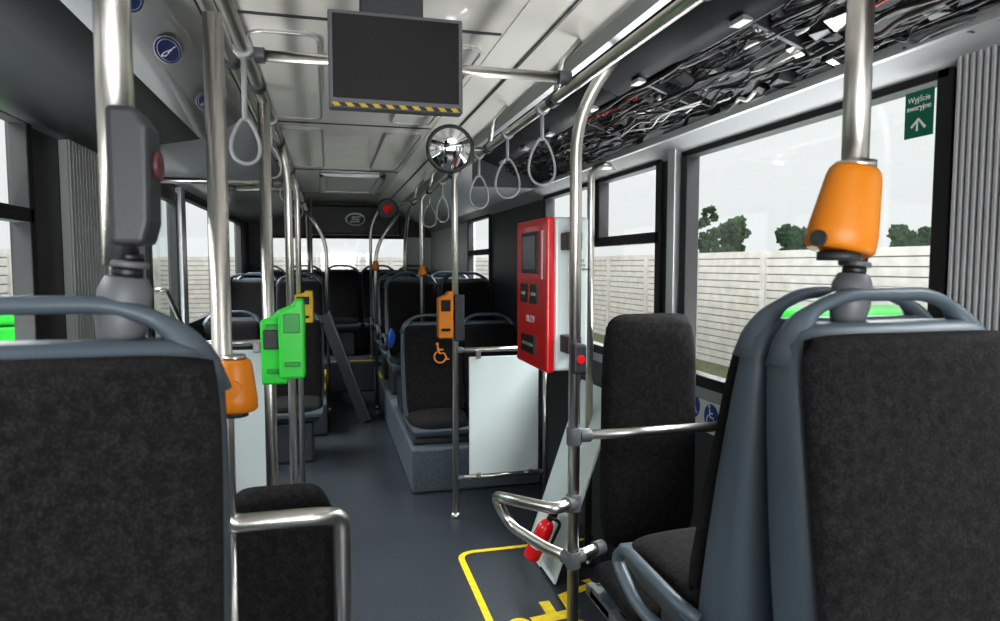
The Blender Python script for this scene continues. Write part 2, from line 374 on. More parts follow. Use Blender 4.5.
NG='paired seats by the front wheel arches';RG='dark seats in the rear rows'
seat(.968,.885,.32,'black fabric seat with grey-blue shell and grab handle',0,0,grp=NG,near=True)
SPs[False]['armrest'],_sv=SPs[True]['armrest'],SPs[False]['armrest']
seat(.975,1.195,.32,'grey-blue shell seat seen from its side, with armrest',PI,1,grp=NG)
SPs[False]['armrest']=_sv
seat(-.368,.885,.32,'black fabric seat with grey shell beside the steel pole',0,0,grp=NG,near=True)
s1=seat(.735,4.80,0,'low priority seat with orange wheelchair emblem',low=True,arm=0)
g=G();g.M=Matrix.Translation((.735,4.80,0))@Matrix.Translation((0,-.006,.86))@Matrix.Rotation(math.radians(-15.5),4,'X')@frame((.03,-.052,-.03),(1,0,0),(0,0,1))
wheelchair(g,.22,0,ORANGE);g.obj('wheelchair_emblem',0,s1,'orange wheelchair pictogram')
seat(1.16,4.80,0,'low priority seat beside the window, plain',low=True)
for y in(5.65,6.5,7.35):
    for x in(.69,1.16):seat(x,y,.302,'dark fabric seat on the long platform',grp=RG,arm=-1 if x<1 else 0)
for x in(-.27,-.74):seat(x,5.55,0,'low dark seat near the door',grp='low seats near the door')
for y in(6.75,7.5):
    for x in(-.27,-.74):seat(x,y,.282,'dark fabric seat on the window-side platform',grp=RG)
for x in(-.759,-.292,.175,.642,1.109):seat(x,8.85,.362,'dark fabric seat in the last row',grp=RG)
for S in SPs.values():
    for o in S.values():bpy.data.objects.remove(o)

# ------------------------------------------------------------ poles and rails
def pole(pts,r,label,name='grab_pole',fl=True,rad=.08,grp='steel grab poles',collars=()):
    base=pts[0];e=empty(name,base,label,'pole' if name=='grab_pole' else 'handrail',grp)
    g=G();g.tube(fillet(pts,rad,8),r,STEEL,18);g.obj('tube',0,e)
    if fl:
        g=G();x,y,z=pts[0];g.tube([(x,y,z+.001),(x,y,z+.02),(x,y,z+.03)],[r*1.7,r*1.6,r*1.2],STEEL,20);g.obj('floor_flange',0,e)
    for a,b in collars:
        g=G();g.tube([a,b],r*1.3,MIDGREY,16);g.obj('clamp',.003,e,'dark grey clamp')
    return e
XR,XL,ZR=.74,-.20,2.05
def rail(x,y0,y1,label,z=ZR):
    e=empty('overhead_rail',(x,y0,z),label,'handrail')
    s=1 if x>.2 else -1
    g=G();g.tube(fillet([(x+s*.08,y0-.1,2.25),(x,y0,z),(x,y1,z),(x,y1+.35,z-.35),(x,y1+.38,1.2)],.12,8),.0175,STEEL,18);g.obj('tube',0,e)
    y=y0+.6
    while y<y1:
        g=G();g.tube([(x,y,z),(x+s*.03,y,z+.13),(x+s*(.09 if s>0 else .11),y,2.25)],.011,STEEL,10);g.obj('bracket',0,e)
        g=G();g.tube([(x,y-.03,z),(x,y+.03,z)],.024,DKGREY,14);g.obj('clamp',.002,e,'dark grey clamp')
        y+=.95
rail(XR,.6,6.3,'long steel rail along the ceiling over the platform side')
rail(XL,-.3,7.2,'long steel rail along the ceiling over the door side')
rail(-.27,-.3,5.0,'second parallel steel ceiling rail',2.12)
R=.020
pole([(-.215,1.47,2.0),(-.215,1.47,1.02),(-.215,1.47,.955),(-.03,1.47,.955),(.02,1.5,.94),(.02,1.5,.0)],R,'steel pole bending into a low hoop beside padded rest',fl=False,rad=.05)
g=G();g.tube([(-.215,1.47,0.0),(-.215,1.47,.93)],R*.9,STEEL,18);o=g.obj('support_post');tag(o,'short steel post under the hoop','pole')
pole([(-.2,2.4,0),(-.2,2.4,ZR)],R,'steel pole carrying green ticket validators')
pole([(-.17,3.2,0),(-.17,3.2,1.9),(-.2,3.2,ZR)],.018,'steel pole by the white door partition')
pole([(-.18,4.4,0),(-.18,4.4,1.95),(-.2,4.4,ZR)],.018,'steel pole carrying a yellow validator')
pole([(-.012,7.02,.0),(-.012,7.02,1.75),(-.2,7.02,ZR)],.018,'steel pole on the rear platform',rad=.2)
pole([(-.19,8.2,.37),(-.19,8.2,2.3)],.018,'steel pole on the raised rear step')
pole([(.80,2.1,0),(.80,2.1,2.0),(.97,2.02,2.26)],R,'steel pole holding the red ticket machine',rad=.14,collars=(((.80,2.1,.66),(.80,2.1,.72)),((.80,2.1,.46),(.80,2.1,.52)),((.80,2.1,.89),(.80,2.1,.95))))
pole([(.715,3.83,0),(.715,3.83,2.0),(.74,3.83,ZR)],.019,'steel pole with yellow validator by white partition')
pole([(1.27,3.83,0),(1.27,3.83,1.02)],.016,'short steel post of the white partition')
pole([(1.24,3.05,.0),(1.24,3.05,1.98),(1.40,3.05,1.98)],.018,'steel pole bending into the window header',rad=.08)
pole([(.70,5.12,.31),(.70,5.12,2.0),(.74,5.12,ZR)],.018,'steel pole on the long platform')
pole([(.475,7.0,.0),(.475,7.0,1.7),(.74,7.0,ZR)],.018,'steel pole among rear seats',rad=.2)
pole([(.50,8.2,.37),(.50,8.2,2.0),(.70,8.2,2.3)],.018,'steel pole by the last row',rad=.2)
def seatpole(x,y,label):
    e=empty('grab_pole',(x,y,1.42),label,'pole','poles rising from seat handles')
    g=G();g.tube([(x,y,1.50),(x,y,2.2)],.0225,STEEL,24);g.obj('tube',0,e)
    g=G();g.M=Matrix.Translation((x,y,1.435))@Matrix.Rotation(.12,4,'Y')
    g.tube([(0,0,-.055),(0,0,-.045),(0,0,-.01),(0,0,.03),(0,0,.05)],[.018,.027,.034,.034,.026],MIDGREY,20)
    g.tube([(0,0,.05),(0,0,.062)],.02,BLACK,16);g.tube([(0,0,.062),(0,0,.072)],.027,MIDGREY,18);g.tube([(0,0,.072),(0,0,.082)],.02,BLACK,16);g.obj('joint',.003,e,'grey plastic ball joint')
    return e
seatpole(.914,1.01,'thick steel pole clamped on a seat handle, with orange button');seatpole(-.272,1.01,'thick steel pole clamped on a seat handle, with grey button box')
def xrail(pts,r,label,rad=.05):
    e=empty('grab_rail',pts[0],label,'handrail');g=G();g.tube(fillet(pts,rad,8),r,STEEL,16);g.obj('tube',0,e)
    for p,q in((pts[0],pts[1]),(pts[-1],pts[-2])):
        g=G();p=Vector(p);d=(Vector(q)-p).normalized();g.tube([p,p+d*.04],r*1.35,MIDGREY,16);g.obj('clamp',.002,e,'dark grey clamp')
xrail([(XL,2.0,2.08),(XR,2.0,2.08)],.016,'steel crossbar under the ceiling behind monitor')
xrail([(.82,2.1,.92),(1.39,2.1,.92)],.017,'horizontal steel rail before the padded backrest')
xrail([(.80,2.1,.69),(.72,2.05,.69),(.60,2.25,.67),(.60,2.42,.62),(.66,2.42,.5),(.74,2.2,.49),(.80,2.1,.49)],.0195,'bent steel hoop guarding the wheelchair bay',.09)
xrail([(.80,2.1,.49),(.86,2.12,.50),(.93,2.15,.50)],.019,'short steel stub beside the folding seat',.02)
xrail([(.72,3.83,1.0),(1.27,3.83,1.0)],.015,'steel rail on top of the white partition')
xrail([(.72,3.83,.235),(1.27,3.83,.235)],.013,'steel rail under the white partition')
xrail([(-.62,4.7,2.0),(-.2,4.7,2.0)],.015,'steel crossbar near the door')
xrail([(-.98,3.3,1.88),(-.2,3.3,1.88)],.014,'steel crossbar before the door')
xrail([(-.62,3.0,1.17),(-.19,3.0,1.17)],.014,'steel rail on top of the door partition')

# ------------------------------------------------------------ strap handles
def strap(x,y,z,lab,sc=1,tw=0,dr=.11):
    e=empty('strap_handle',(x,y,z),lab,'strap','hanging grab straps')
    g=G();g.tube([(x-0,y-.018,z),(x,y+.018,z)],.024,STRAP,14);g.tube([(x,y,z-.02),(x,y,z-dr)],.007,STRAP,8,flat=1.6);g.obj('strap',0,e)
    g=G();pts=[]
    for i in range(28):
        a=2*PI*i/28;d=math.cos(a)*(.048-.018*math.sin(a))*sc
        pts.append((x+d*math.cos(tw),y+d*math.sin(tw),z-dr-.075*sc+math.sin(a)*.082*sc))
    g.tube(pts,.005,STRAP,10,closed=True);g.obj('grip_loop',0,e)
for y,t in((2.28,.1),(2.75,-.3),(3.3,.2),(4.4,.5),(5.0,0)):strap(XR,y,ZR,'grey plastic strap handle hanging from the rail',1,t)
for y,t in((1.85,.3),(2.7,.4),(3.7,0),(4.9,0)):strap(XL+.0,y,ZR,'grey plastic strap handle on the door-side rail',.7,t,.18 if y<2 else .11)

# ------------------------------------------------------------ monitor
e=empty('ceiling_monitor',(.19,2.0,1.96),'black flat monitor hung from ceiling with hazard-striped edge','monitor')
def wedge(g,x0,x1,z0,z1,y,t,m,tilt=.0):
    g.M=Matrix.Translation(((x0+x1)/2,y,(z0+z1)/2));w=(x1-x0)/2;h=(z1-z0)/2;g.box(-w,w,0,t,-h,h,m)
g=G();wedge(g,.010,.386,1.936,2.200,1.93,.05,MIDGREY);mc=g.obj('monitor_case',.005,e,'dark grey bezel')
g=G();wedge(g,.022,.374,1.962,2.189,1.927,.004,SCREEN);g.obj('screen',.001,mc)
g=G();wedge(g,.018,.378,1.939,1.949,1.926,.004,HAZ);g.obj('hazard_strip',0,mc,'yellow and black striped tape')
g=G();g.box(.1,.28,1.98,2.03,2.15,2.32,DKGREY);g.obj('bracket',.004,e)

# ------------------------------------------------------------ mirrors
def cmirror(x,y,z,r,lab,red=False):
    e=empty('convex_mirror',(x,y,z),lab,'mirror')
    M=Matrix.Translation((x,y,z))@Matrix.Rotation(math.radians(-8),4,'Z')@Matrix.Rotation(math.radians(100),4,'X')
    g=G();g.M=M;n=24;vs=[(0,0,r*.30)];fs=[];q=.5 if red else 1
    for j in range(1,9):
        a=j/8
        for i in range(n):vs.append((a*q*r*math.cos(2*PI*i/n),a*q*r*math.sin(2*PI*i/n),r*.30*(1-a*a)+(.003 if red else 0)))
    for i in range(n):fs.append((0,1+i,1+(i+1)%n))
    for j in range(7):
        for i in range(n):fs.append((1+j*n+i,1+(j+1)*n+i,1+(j+1)*n+(i+1)%n,1+j*n+(i+1)%n))
    g.add(vs,fs,RED if red else MIRROR,True);g.obj('lamp_lens' if red else 'mirror_glass',0,e)
    g=G();g.M=M;g.tube([(r*math.cos(2*PI*i/28),r*math.sin(2*PI*i/28),0) for i in range(28)],r*.09,BLACK,10,closed=True)
    g.tube([(0,0,-.001),(0,0,-.02),(0,0,-.05)],[r*1.0,r*.9,r*.3],BLACK,24);g.obj('rim',0,e)
    g=G();g.tube(fillet([(x,y+.03,z),(x,y+.10,z+.02),(XR-.005,y+.12,ZR)],.03),.008,STEEL,10);g.obj('mirror_arm',0,e)
    return e
cmirror(.54,3.0,2.02,.100,'round convex mirror with black rim on steel arm')
e=cmirror(.47,5.45,1.95,.075,'small red round lamp with black rim',True);e.name='signal_lamp';e['category']='lamp'

# ------------------------------------------------------------ ticket machine
e=empty('ticket_machine',(.82,2.3,1.13),'red and white ticket machine fixed on a steel pole','ticket machine')
g=G();g.box(.755,.88,2.18,2.545,1.13,1.665,WHITE);rc=g.obj('rear_casing',.012,e,'pale grey rear casing',seg=3)
g=G();g.box(.725,.754,2.175,2.55,1.125,1.665,RED);fd=g.obj('red_door',.008,e,'glossy red front door',seg=3)
T=Matrix.Translation((-.010,0,0))
def G2():
    g=G();g.M=T;return g
g=G2();g.box(.728,.737,2.27,2.46,1.47,1.62,BLACK);g.obj('screen_frame',.002,fd);g=G2();g.box(.7265,.7285,2.29,2.44,1.485,1.605,mat('machine_display',(.07,.09,.11),.2));g.obj('screen',0,fd)
for q in((2.40,2.47,1.36,1.43),(2.27,2.35,1.36,1.43),(2.30,2.46,1.175,1.24)):
    g=G2();g.box(.727,.737,*q,BLACK);g.box(.7255,.7275,q[0]+.015,q[1]-.015,(q[2]+q[3])/2-.006,(q[2]+q[3])/2+.006,ALU);g.obj('slot',.0,fd,'black card or ticket slot')
for i in range(12):
    g=G2();yy=2.375-(i%3)*.012-.01;zz=1.425-(i//3)*.014;g.box(.731,.7355,yy-.004,yy+.004,zz-.005,zz+.005,ALU);g.obj('key',0,fd)
g=G2();g.box(.7335,.7355,2.22,2.235,1.45,1.62,WHITEP);g.obj('edge_mark',0,fd)
text('lettering','BILETY',.035,frame((.7235,2.36,1.30),(0,-1,0),(0,0,1)),WHITEP,fd)
text('lettering','123\nkarta\nzbliżeniowa',.014,frame((.853,2.1785,1.50),(1,0,0),(0,0,1)),DKGREY,rc)
for a,b in((1.20,1.26),(1.55,1.61)):
    g=G();g.box(.775,.825,2.10,2.18,a,b,DKGREY);g.obj('pole_clamp',.004,e)
e=empty('stop_button',(.80,2.09,1.18),'small red and grey button on the steel pole','button')
g=G();g.box(.776,.824,2.045,2.082,1.14,1.24,DKGREY);h=g.obj('housing',.01,e,seg=3);g=G();g.tube([(.80,2.046,1.19),(.80,2.038,1.19)],.015,RED,18);g.obj('button',.002,h)

# ------------------------------------------------------------ validators
def validator(x,y,z,w,h,m,lab,grp,px,dm=SCREEN):
    e=empty('ticket_validator',(x,y,z),lab,'ticket validator',grp)
    g=G();pts=[(-w/2,0),(w/2,.0),(w/2*1.05,h*.7),(w/2*1.0,h),(w*.12,h),(w*.05,h*.93),(-w*.22,h*.90),(-w/2*1.05,h*.86)]
    g.M=Matrix.Translation((x,y-.06,z));g.prism(pts,-.035,.035,m,'xz');c=g.obj('casing',.010,e,seg=3)
    g=G();g.M=Matrix.Translation((x,y-.06,z));g.box(-w*.32,w*.32,-.039,-.034,h*.58,h*.82,dm);g.obj('display',.002,c)
    g=G();g.M=Matrix.Translation((x,y-.06,z));g.box(-w*.3,w*.3,-.042,-.034,h*.16,h*.22,dm);g.obj('card_slot',.002,c)
    g=G();a,b=sorted((x,px));g.box(a-.012,b+.012,y-.026,y+.012,z+h*.35,z+h*.6,DKGREY);g.obj('clamp',.004,e)
    return e
validator(-.178,2.42,1.10,.085,.25,GREEN,'bright green ticket validator clamped to a pole','ticket validators',-.2,GREENK)
validator(-.118,2.34,1.13,.08,.26,GREEN,'second bright green validator, slightly higher','ticket validators',-.2,GREENK)
validator(-.155,4.40,1.14,.12,.20,YELLOW,'yellow ticket validator on a pole by the door','ticket validators',-.18)
validator(.645,3.84,1.08,.085,.27,ORANGE,'orange-yellow ticket validator by the white partition','ticket validators',.70)
g=G();g.box(.70,.76,3.77,3.80,1.06,1.33,DKGREY);o=g.obj('control_box',.01,seg=3);tag(o,'dark grey box behind the orange validator','box')

# ------------------------------------------------------------ stop buttons
def obutton(x,y,z,s,lab,m=ORANGE,front=True,dx=0):
    e=empty('stop_button',(x,y,z),lab,'button','stop request buttons')
    M=Matrix.Translation((x,y,z))
    g=G();g.M=M;rings=[(0,.046),(.006,.052),(.03,.052),(.11,.041),(.12,.038),(.125,.034)]
    g.tube([(dx*a*6*s,0,a*s) for a,b in rings],[b*s for a,b in rings],m,24,flat=.85);h=g.obj('housing',0,e)
    if front:
        g=G();g.M=M@Matrix.Translation((0,-.045*s,.06*s));g.tube([(0,-.001,0),(0,.01,0)],.020*s,m,18);g.obj('button',0,h)
    else:
        g=G();g.M=M@Matrix.Translation((-.048*s,-.016*s,.02*s));g.tube([(0,0,0),(-.005,-.002,0)],.012*s,DKGREY,18);g.obj('button',0,h,'small dark push button')
    g=G();g.M=M;g.tube([(dx*.75*s,0,.124*s),(dx*.75*s,0,.135*s)],.028*s,STEEL,20);g.obj('upper_collar',0,e)
    g=G();g.M=M;g.tube([(0,0,-.012*s),(0,0,.001)],.03*s,DKGREY,20);g.obj('lower_collar',0,e)
obutton(.864,.985,1.522,1.17,'orange rounded stop button housing on the thick pole',front=False,dx=.034)
obutton(-.19,1.45,1.20,.86,'orange rounded stop button on the hooped pole')
obutton(.475,6.98,1.45,.7,'small orange stop button among rear seats')
obutton(.70,5.10,1.42,.6,'small orange stop button on a platform pole')
e=empty('stop_button',(-.26,1.0,1.53),'dark grey tall button box with red lens on the pole','button')
g=G();g.M=Matrix.Translation((-.240,.985,1.525));g.prism([(-.026,0),(.014,0),(.022,.03),(.024,.15),(.008,.175),(-.026,.175)],-.05,.02,DKGREY,'xz');h=g.obj('housing',.008,e,seg=3)
g=G();g.tube([(-.220,.975,1.63),(-.211,.975,1.63)],.019,REDLENS,16);g.obj('button',0,h,'dull red lens')

# ------------------------------------------------------------ partitions, pads, loose boards
e=empty('partition_panel',(1.0,3.83,.25),'white glossy partition panel framed by steel tubes','panel')
g=G();g.box(.795,1.225,3.822,3.834,.25,.96,WHITE);g.obj('panel',.004,e)
for x in(.85,1.17):
    for a,b in((.95,1.0),(.235,.262)):
        g=G();g.box(x-.015,x+.015,3.81,3.846,a,b,STEEL);g.obj('clip',.002,e,'steel clip')
e=empty('partition_panel',(-.43,3.0,.2),'white translucent partition panel beside the door pole','panel')
g=G();g.box(-.62,-.235,2.994,3.006,.12,1.14,WHITE);g.obj('panel',.003,e)
for x in(-.5,-.3):
    g=G();g.box(x-.015,x+.015,2.985,3.015,1.13,1.17,STEEL);g.obj('clip',.002,e,'steel clip')
g=G();g.tube([(-.62,3.0,0),(-.62,3.0,1.17)],.016,STEEL,14);o=g.obj('partition_post');tag(o,'steel post at the end of the door partition','pole')
e=empty('wheelchair_backrest',(1.13,2.2,0),'tall black padded wheelchair backrest with rounded corners','backrest')
g=G();g.M=Matrix.Translation((1.130,2.20,.895));g.pad(.385,.375,.86,.06,FAB,k=.12);g.obj('padding',0,e)
g=G();g.box(.97,1.29,2.225,2.245,.50,1.28,DKGREY);g.obj('back_plate',.01,e)
g=G();g.box(1.08,1.17,2.245,2.30,.0,.95,DKGREY);g.obj('support',.006,e)
e=empty('folding_seat',(1.1,2.0,.0),'black folding seat under the padded backrest','seat')
g=G();g.M=Matrix.Translation((1.06,1.98,.42))@Matrix.Rotation(math.radians(-84),4,'X');g.pad(.36,.38,.32,.07,FAB,k=.12);g.obj('cushion',0,e)
g=G();g.box(.87,.905,1.82,2.16,.33,.37,MIDGREY);g.box(1.225,1.26,1.82,2.16,.33,.37,DKGREY);g.box(.87,1.26,1.95,2.12,.335,.375,SHELL);g.tube([(.88,2.14,.35),(1.25,2.14,.35)],.02,SHELL,14);g.box(1.0,1.15,2.02,2.12,.0,.34,DKGREY);g.obj('hinge_frame',.006,e,'grey hinge frame')
e=empty('hip_rest',(-.11,1.6,.0),'black padded hip rest with rounded top','backrest')
g=G();g.M=Matrix.Translation((-.12,1.60,.66));g.pad(.29,.27,.66,.08,FAB,k=.2);g.obj('padding',0,e)
g=G();g.box(-.2,-.04,1.63,1.66,.0,.86,DKGREY);g.obj('back_plate',.01,e)
e=empty('leaning_board',(1.0,3.1,0),'white board leaning against the side wall','board')
g=G();a=math.atan2(.30,.87)
g.M=Matrix.Translation((1.0,3.02,.012))@Matrix.Rotation(a,4,'Y');g.box(-.006,.006,-.16,.28,0,.93,WHITE);g.obj('board',.002,e)
g=G();g.M=frame((.983,2.99,.20),(0,-1,0),(math.sin(a),0,math.cos(a)));
g.box(-.10,.10,-.12,.14,.006,.008,WHITEP);g.obj('sticker_plate',0,e,'white sticker plate')
e=empty('fire_extinguisher',(.93,2.93,.14),'small red fire extinguisher with black valve at the board','fire extinguisher')
M=Matrix.Translation((.885,2.88,.14))@Matrix.Rotation(math.radians(24),4,'Y')@Matrix.Rotation(math.radians(8),4,'X')@Matrix.Scale(1.15,4)
g=G();g.M=M;g.tube([(0,0,0),(0,0,.006),(0,0,.015),(0,0,.14),(0,0,.165),(0,0,.18)],[.02,.03,.034,.034,.026,.012],RED,20);cy=g.obj('cylinder',0,e)
g=G();g.M=M;g.tube([(0,0,.18),(0,0,.205)],.013,BLACK,12);g.box(-.045,.02,-.008,.008,.203,.216,BLACK);g.box(-.05,.015,-.008,.008,.228,.238,BLACK);g.box(.005,.02,-.01,.01,.2,.238,BLACK);g.obj('valve_handle',.002,e)
g=G();g.M=M;g.tube(fillet([(0,-.01,.195),(.045,-.012,.19),(.05,-.012,.06)],.02),.007,BLACK,10);g.obj('hose',0,e)
g=G();g.M=M;g.tube([(0,0,.06),(0,0,.09)],.0347,WHITEP,20,cap=False);g.obj('label_band',0,cy)
e=empty('loose_floor_board',(.2,6.6,0),'long dark board with pale edge leaning in the aisle','board')
a=math.atan2(-.36,1.02)
g=G();g.M=Matrix.Translation((.36,6.6,.02))@Matrix.Rotation(a,4,'Y');g.box(-.09,.0,-.20,.2,0,1.08,DKGREY);g.obj('board_body',.002,e)
g=G();g.M=Matrix.Translation((.36,6.6,.02))@Matrix.Rotation(a,4,'Y');g.box(.0,.014,-.21,.2,0,1.09,MIDGREY);g.obj('edge_strip',.002,e)
g=G();bm=[];g.M=Matrix.Translation((.475,5.3,.92))
for j in range(9):
    for i in range(14):
        t=j/8;a=2*PI*i/14;r=.042*math.sin(PI*min(.97,t*.9+.08))*(1+.35*math.sin(3*a+t*5))
        bm.append((r*math.cos(a)*.6,r*math.sin(a),.08-.16*t))
g.add(bm,[(j*14+i,j*14+(i+1)%14,(j+1)*14+(i+1)%14,(j+1)*14+i) for j in range(8) for i in range(14)],BLUEBAG,True)
o=g.obj('cloth_bag');tag(o,'small crumpled blue bag hanging beside a seat','bag')

# ------------------------------------------------------------ floor marking
e=empty('floor_marking',(1.0,2.7,.0),'yellow painted wheelchair bay outline and pictogram','floor marking')
g=G();pts=fillet([(.635,1.9,0),(.635,3.33,0),(1.36,3.33,0)],.09,8);g.ribbon([(p.x,p.y) for p in pts],.032,.002,YELPAINT);g.obj('bay_outline',0,e)
g=G();g.M=frame((1.0,2.72,.002),(0,1,0),(-1,0,0));wheelchair(g,.82,0,YELPAINT,ox=-.10,oy=-.08,w=.06);g.obj('wheelchair_pictogram',0,e)

# ------------------------------------------------------------ signs
e=empty('emergency_exit_sign',(1.398,1.33,1.85),'green emergency exit sticker with white lettering on glass','sign')
g=G();g.M=frame((1.379,1.327,1.862),(0,-1,0),(0,0,1));g.box(-.040,.040,-.055,.055,-.002,0,GREEND)
g.ribbon([(-.02,-.03),(.0,-.012),(.02,-.035)],.007,.0006,WHITEP);g.ribbon([(-.003,-.012),(-.003,-.04)],.006,.0008,WHITEP);g.obj('sign_plate',0,e)
text('lettering','Wyjście\nawaryjne',.019,frame((1.378,1.327,1.887),(0,-1,0),(0,0,1)),WHITEP,e)
e=empty('instruction_sticker',(1.39,2.27,.9),'white sticker with blue round wheelchair and seat-belt symbols','sign')
g=G();g.M=frame((1.394,2.27,.93),(0,-1,0),(0,0,1));g.box(-.15,.15,-.07,.09,-.003,0,WHITEP)
for cx,cy in((-.07,.02),(.06,-.005)):
    g.disc(cx,cy,.05,.001,BLUE);wheelchair(g,.13,.002,WHITEP,ox=cx-.008,oy=cy-.012)
g.obj('sticker',0,e)
for y in(1.72,2.14,2.75):
    e=empty('pictogram_sticker',(-.455,y,2.1),'navy oval sticker with white pictogram on the duct cover','sign','navy oval stickers')
    g=G();g.M=frame((-.435,y,2.116),(0,1,0),(.07,0,.05))
    g.disc(0,0,.036,.001,WHITEP,rx=.115);g.disc(0,0,.034,.0016,NAVY,rx=.112);g.disc(0,0,.028,.002,WHITEP,rx=.096);g.disc(0,0,.0265,.0024,NAVY,rx=.093);wheelchair(g,.066,.003,WHITEP,ox=0,oy=-.008,w=.08);g.obj('sticker',0,e)
e=empty('rear_header',(.35,9.25,1.9),'black rear header box with white round emblem','panel')
g=G();g.box(-.22,.95,9.05,9.28,1.90,2.28,BLACK);hb=g.obj('header_box',.02,e)
g=G();g.M=frame((.36,9.045,2.1),(1,0,0),(0,0,1));
g.ribbon(arc(0,0,.12,.075,25,205,20),.025,0,WHITEP);g.ribbon(arc(0,0,.12,.075,205,385,20),.012,.0005,WHITEP)
g.ribbon([(.07,.03),(-.04,.03),(-.05,.005),(.05,-.005),(.045,-.03),(-.07,-.03)],.018,.001,WHITEP);g.obj('emblem',0,hb,'white round s-shaped emblem')
e=empty('roof_hatch',(.2,6.9,2.3),'pale framed roof hatch in the ceiling','hatch')
g=G()
for q in((-.06,.0,6.2,7.6),(.46,.52,6.2,7.6),(-.06,.52,6.2,6.26),(-.06,.52,7.54,7.6)):g.box(q[0],q[1],q[2],q[3],2.285,2.318,ALU)
g.obj('hatch_frame',.006,e);g=G();g.box(0,.46,6.26,7.54,2.30,2.317,LAMP)
for i in range(5):g.box(.03+i*.085,.055+i*.085,6.35,7.45,2.294,2.301,LAMP)
g.obj('hatch_panel',.003,e)

# ------------------------------------------------------------ open duct wiring
e=empty('duct_wiring',(1.2,1.5,2.1),'tangled black cables and connectors in open roof duct','wiring')
zl=lambda x:2.125-(x-1.07)*.48
g=G()
for i in range(230):
    y=random.uniform(.2,4.1);L=random.uniform(.15,.8);n=6;x=random.uniform(1.08,1.33);z=zl(x)+random.uniform(-.004,.05)
    pts=[]
    for k in range(n):
        xx=min(1.38,max(1.07,x+random.gauss(0,.016)));pts.append((xx,y+L*k/(n-1)+random.gauss(0,.015),max(zl(xx)-.01,z+random.gauss(0,.010))))
    pts=[tuple(p) for p in fillet(pts,.04,3)]
    g.tube(pts,random.choice((.002,.003,.004,.007)),random.choices((CABR,CABW,CABY,MIDGREY,CABB),(18,.9,.35,2,2))[0],6)
o=g.obj('cable_bundle',0,e);o['kind']='stuff'
g=G()
for i in range(170):
    y=random.uniform(.3,4.08);x=random.uniform(1.09,1.33);z=zl(x)+random.uniform(.02,.08)
    a=random.uniform(.008,.028);b=random.uniform(.010,.045);c=random.uniform(.006,.02)
    g.M=Matrix.Translation((x,y,z))@Matrix.Rotation(random.gauss(0,.15),4,'Z')@Matrix.Rotation(.45+random.gauss(0,.12),4,'Y')
    if random.random()<.35:g.tube([(0,-b,0),(0,b,0)],c,random.choice((MIDGREY,DKGREY,STEEL,BLACK)),10)
    else:g.box(-a,a,-b,b,-c,c,random.choice((DKGREY,MIDGREY,BLACK,STEEL,CABR,DKGREY,BLACK,BLACK,CABW if i%3==0 else BLACK)))
o=g.obj('connector_blocks',.002,e);o['kind']='stuff'
for i in range(7):
    y=.35+i*.6
    g=G();g.prism([(1.075,2.12),(1.075,2.16),(1.36,2.07),(1.36,2.02)],y-.008,y+.008,DKGREY,'xz');g.obj('duct_rib',.002,e,'dark metal rib')

# ------------------------------------------------------------ outside
g=G();g.box(-30,60,-30,60,-.40,-.35,GROUND);o=g.obj('ground');struct(o,'grey asphalt yard','ground')
def fence(p,q,h,lab):
    p=Vector(p);q=Vector(q);L=(q-p).length;a=math.atan2(q.y-p.y,q.x-p.x)
    e=empty('concrete_fence',(p.x,p.y,-.35),lab,'fence');M=Matrix.Translation((p.x,p.y,-.35))@Matrix.Rotation(a,4,'Z')
    g=G();g.M=M;z=0
    while z<h-.01:
        g.box(0,L,-.03,.03,z+.018,z+.13,CONC);g.box(0,L,-.012,.012,z-.005,z+.018,CONCD);z+=.13
    g.obj('fence_planks',0,e)
    n=int(L/2.1)
    for i in range(n+1):
        g=G();g.M=M;x=i*2.1;g.box(x-.06,x+.06,-.07,.07,0,h+.04,CONC);g.obj('fence_post',.01,e)
fence((7.0,-3),(7.0,19.8),2.04,'pale concrete plank fence along the yard')
fence((-4.6,19.8),(-4.6,-1),2.0,'pale concrete plank fence on the door side')
fence((-4.5,20),(8.0,20),2.0,'pale concrete plank fence behind the bus')
g=G();g.box(5.6,6.85,-3,19.5,-.349,-.30,GRASS);o=g.obj('grass_verge');tag(o,'strip of dull grass at the fence foot','grass')
import bmesh
from mathutils import noise
def tree(x,y,h,s,lab):
    e=empty('tree',(x,y,-.35),lab,'tree','trees behind the fence');g=G();g.tube([(x,y,-.35),(x+.1,y,h*.4),(x,y,h*.7)],[.16,.12,.05],BARK,8);g.obj('trunk',0,e)
    g=G()
    for k in range(22):
        an=random.uniform(0,2*PI);rd=s*.55*random.random()**.5
        c=Vector((x+math.cos(an)*rd,y+math.sin(an)*rd,h*random.uniform(.45,.97)));r=s*random.uniform(.14,.34)
        bm=bmesh.new();bmesh.ops.create_icosphere(bm,subdivisions=3,radius=1)
        vs=[c+v.co*r*(1+.6*noise.noise(v.co*2.5+c)+.6*noise.noise(v.co*8+c)) for v in bm.verts];fs=[tuple(v.index for v in f.verts) for f in bm.faces];bm.free()
        g.add(vs,fs,LEAF)
    g.obj('crown',0,e)
for x,y,h,s in((20,32.5,4.9,.9),(22.6,34,3.9,1.3),(26,33,3.5,1.4),(28.6,31.5,3.7,1.5),(29,28.3,3.4,1.5),(33,29.5,3.8,1.7),(33,25.5,3.6,1.4),(32,22.0,4.6,.9),(36,27,3.7,1.7),(36,22.5,3.5,1.6),(40,33,4.2,2.2)):tree(x,y,h,s,'leafy green tree beyond the concrete fence')
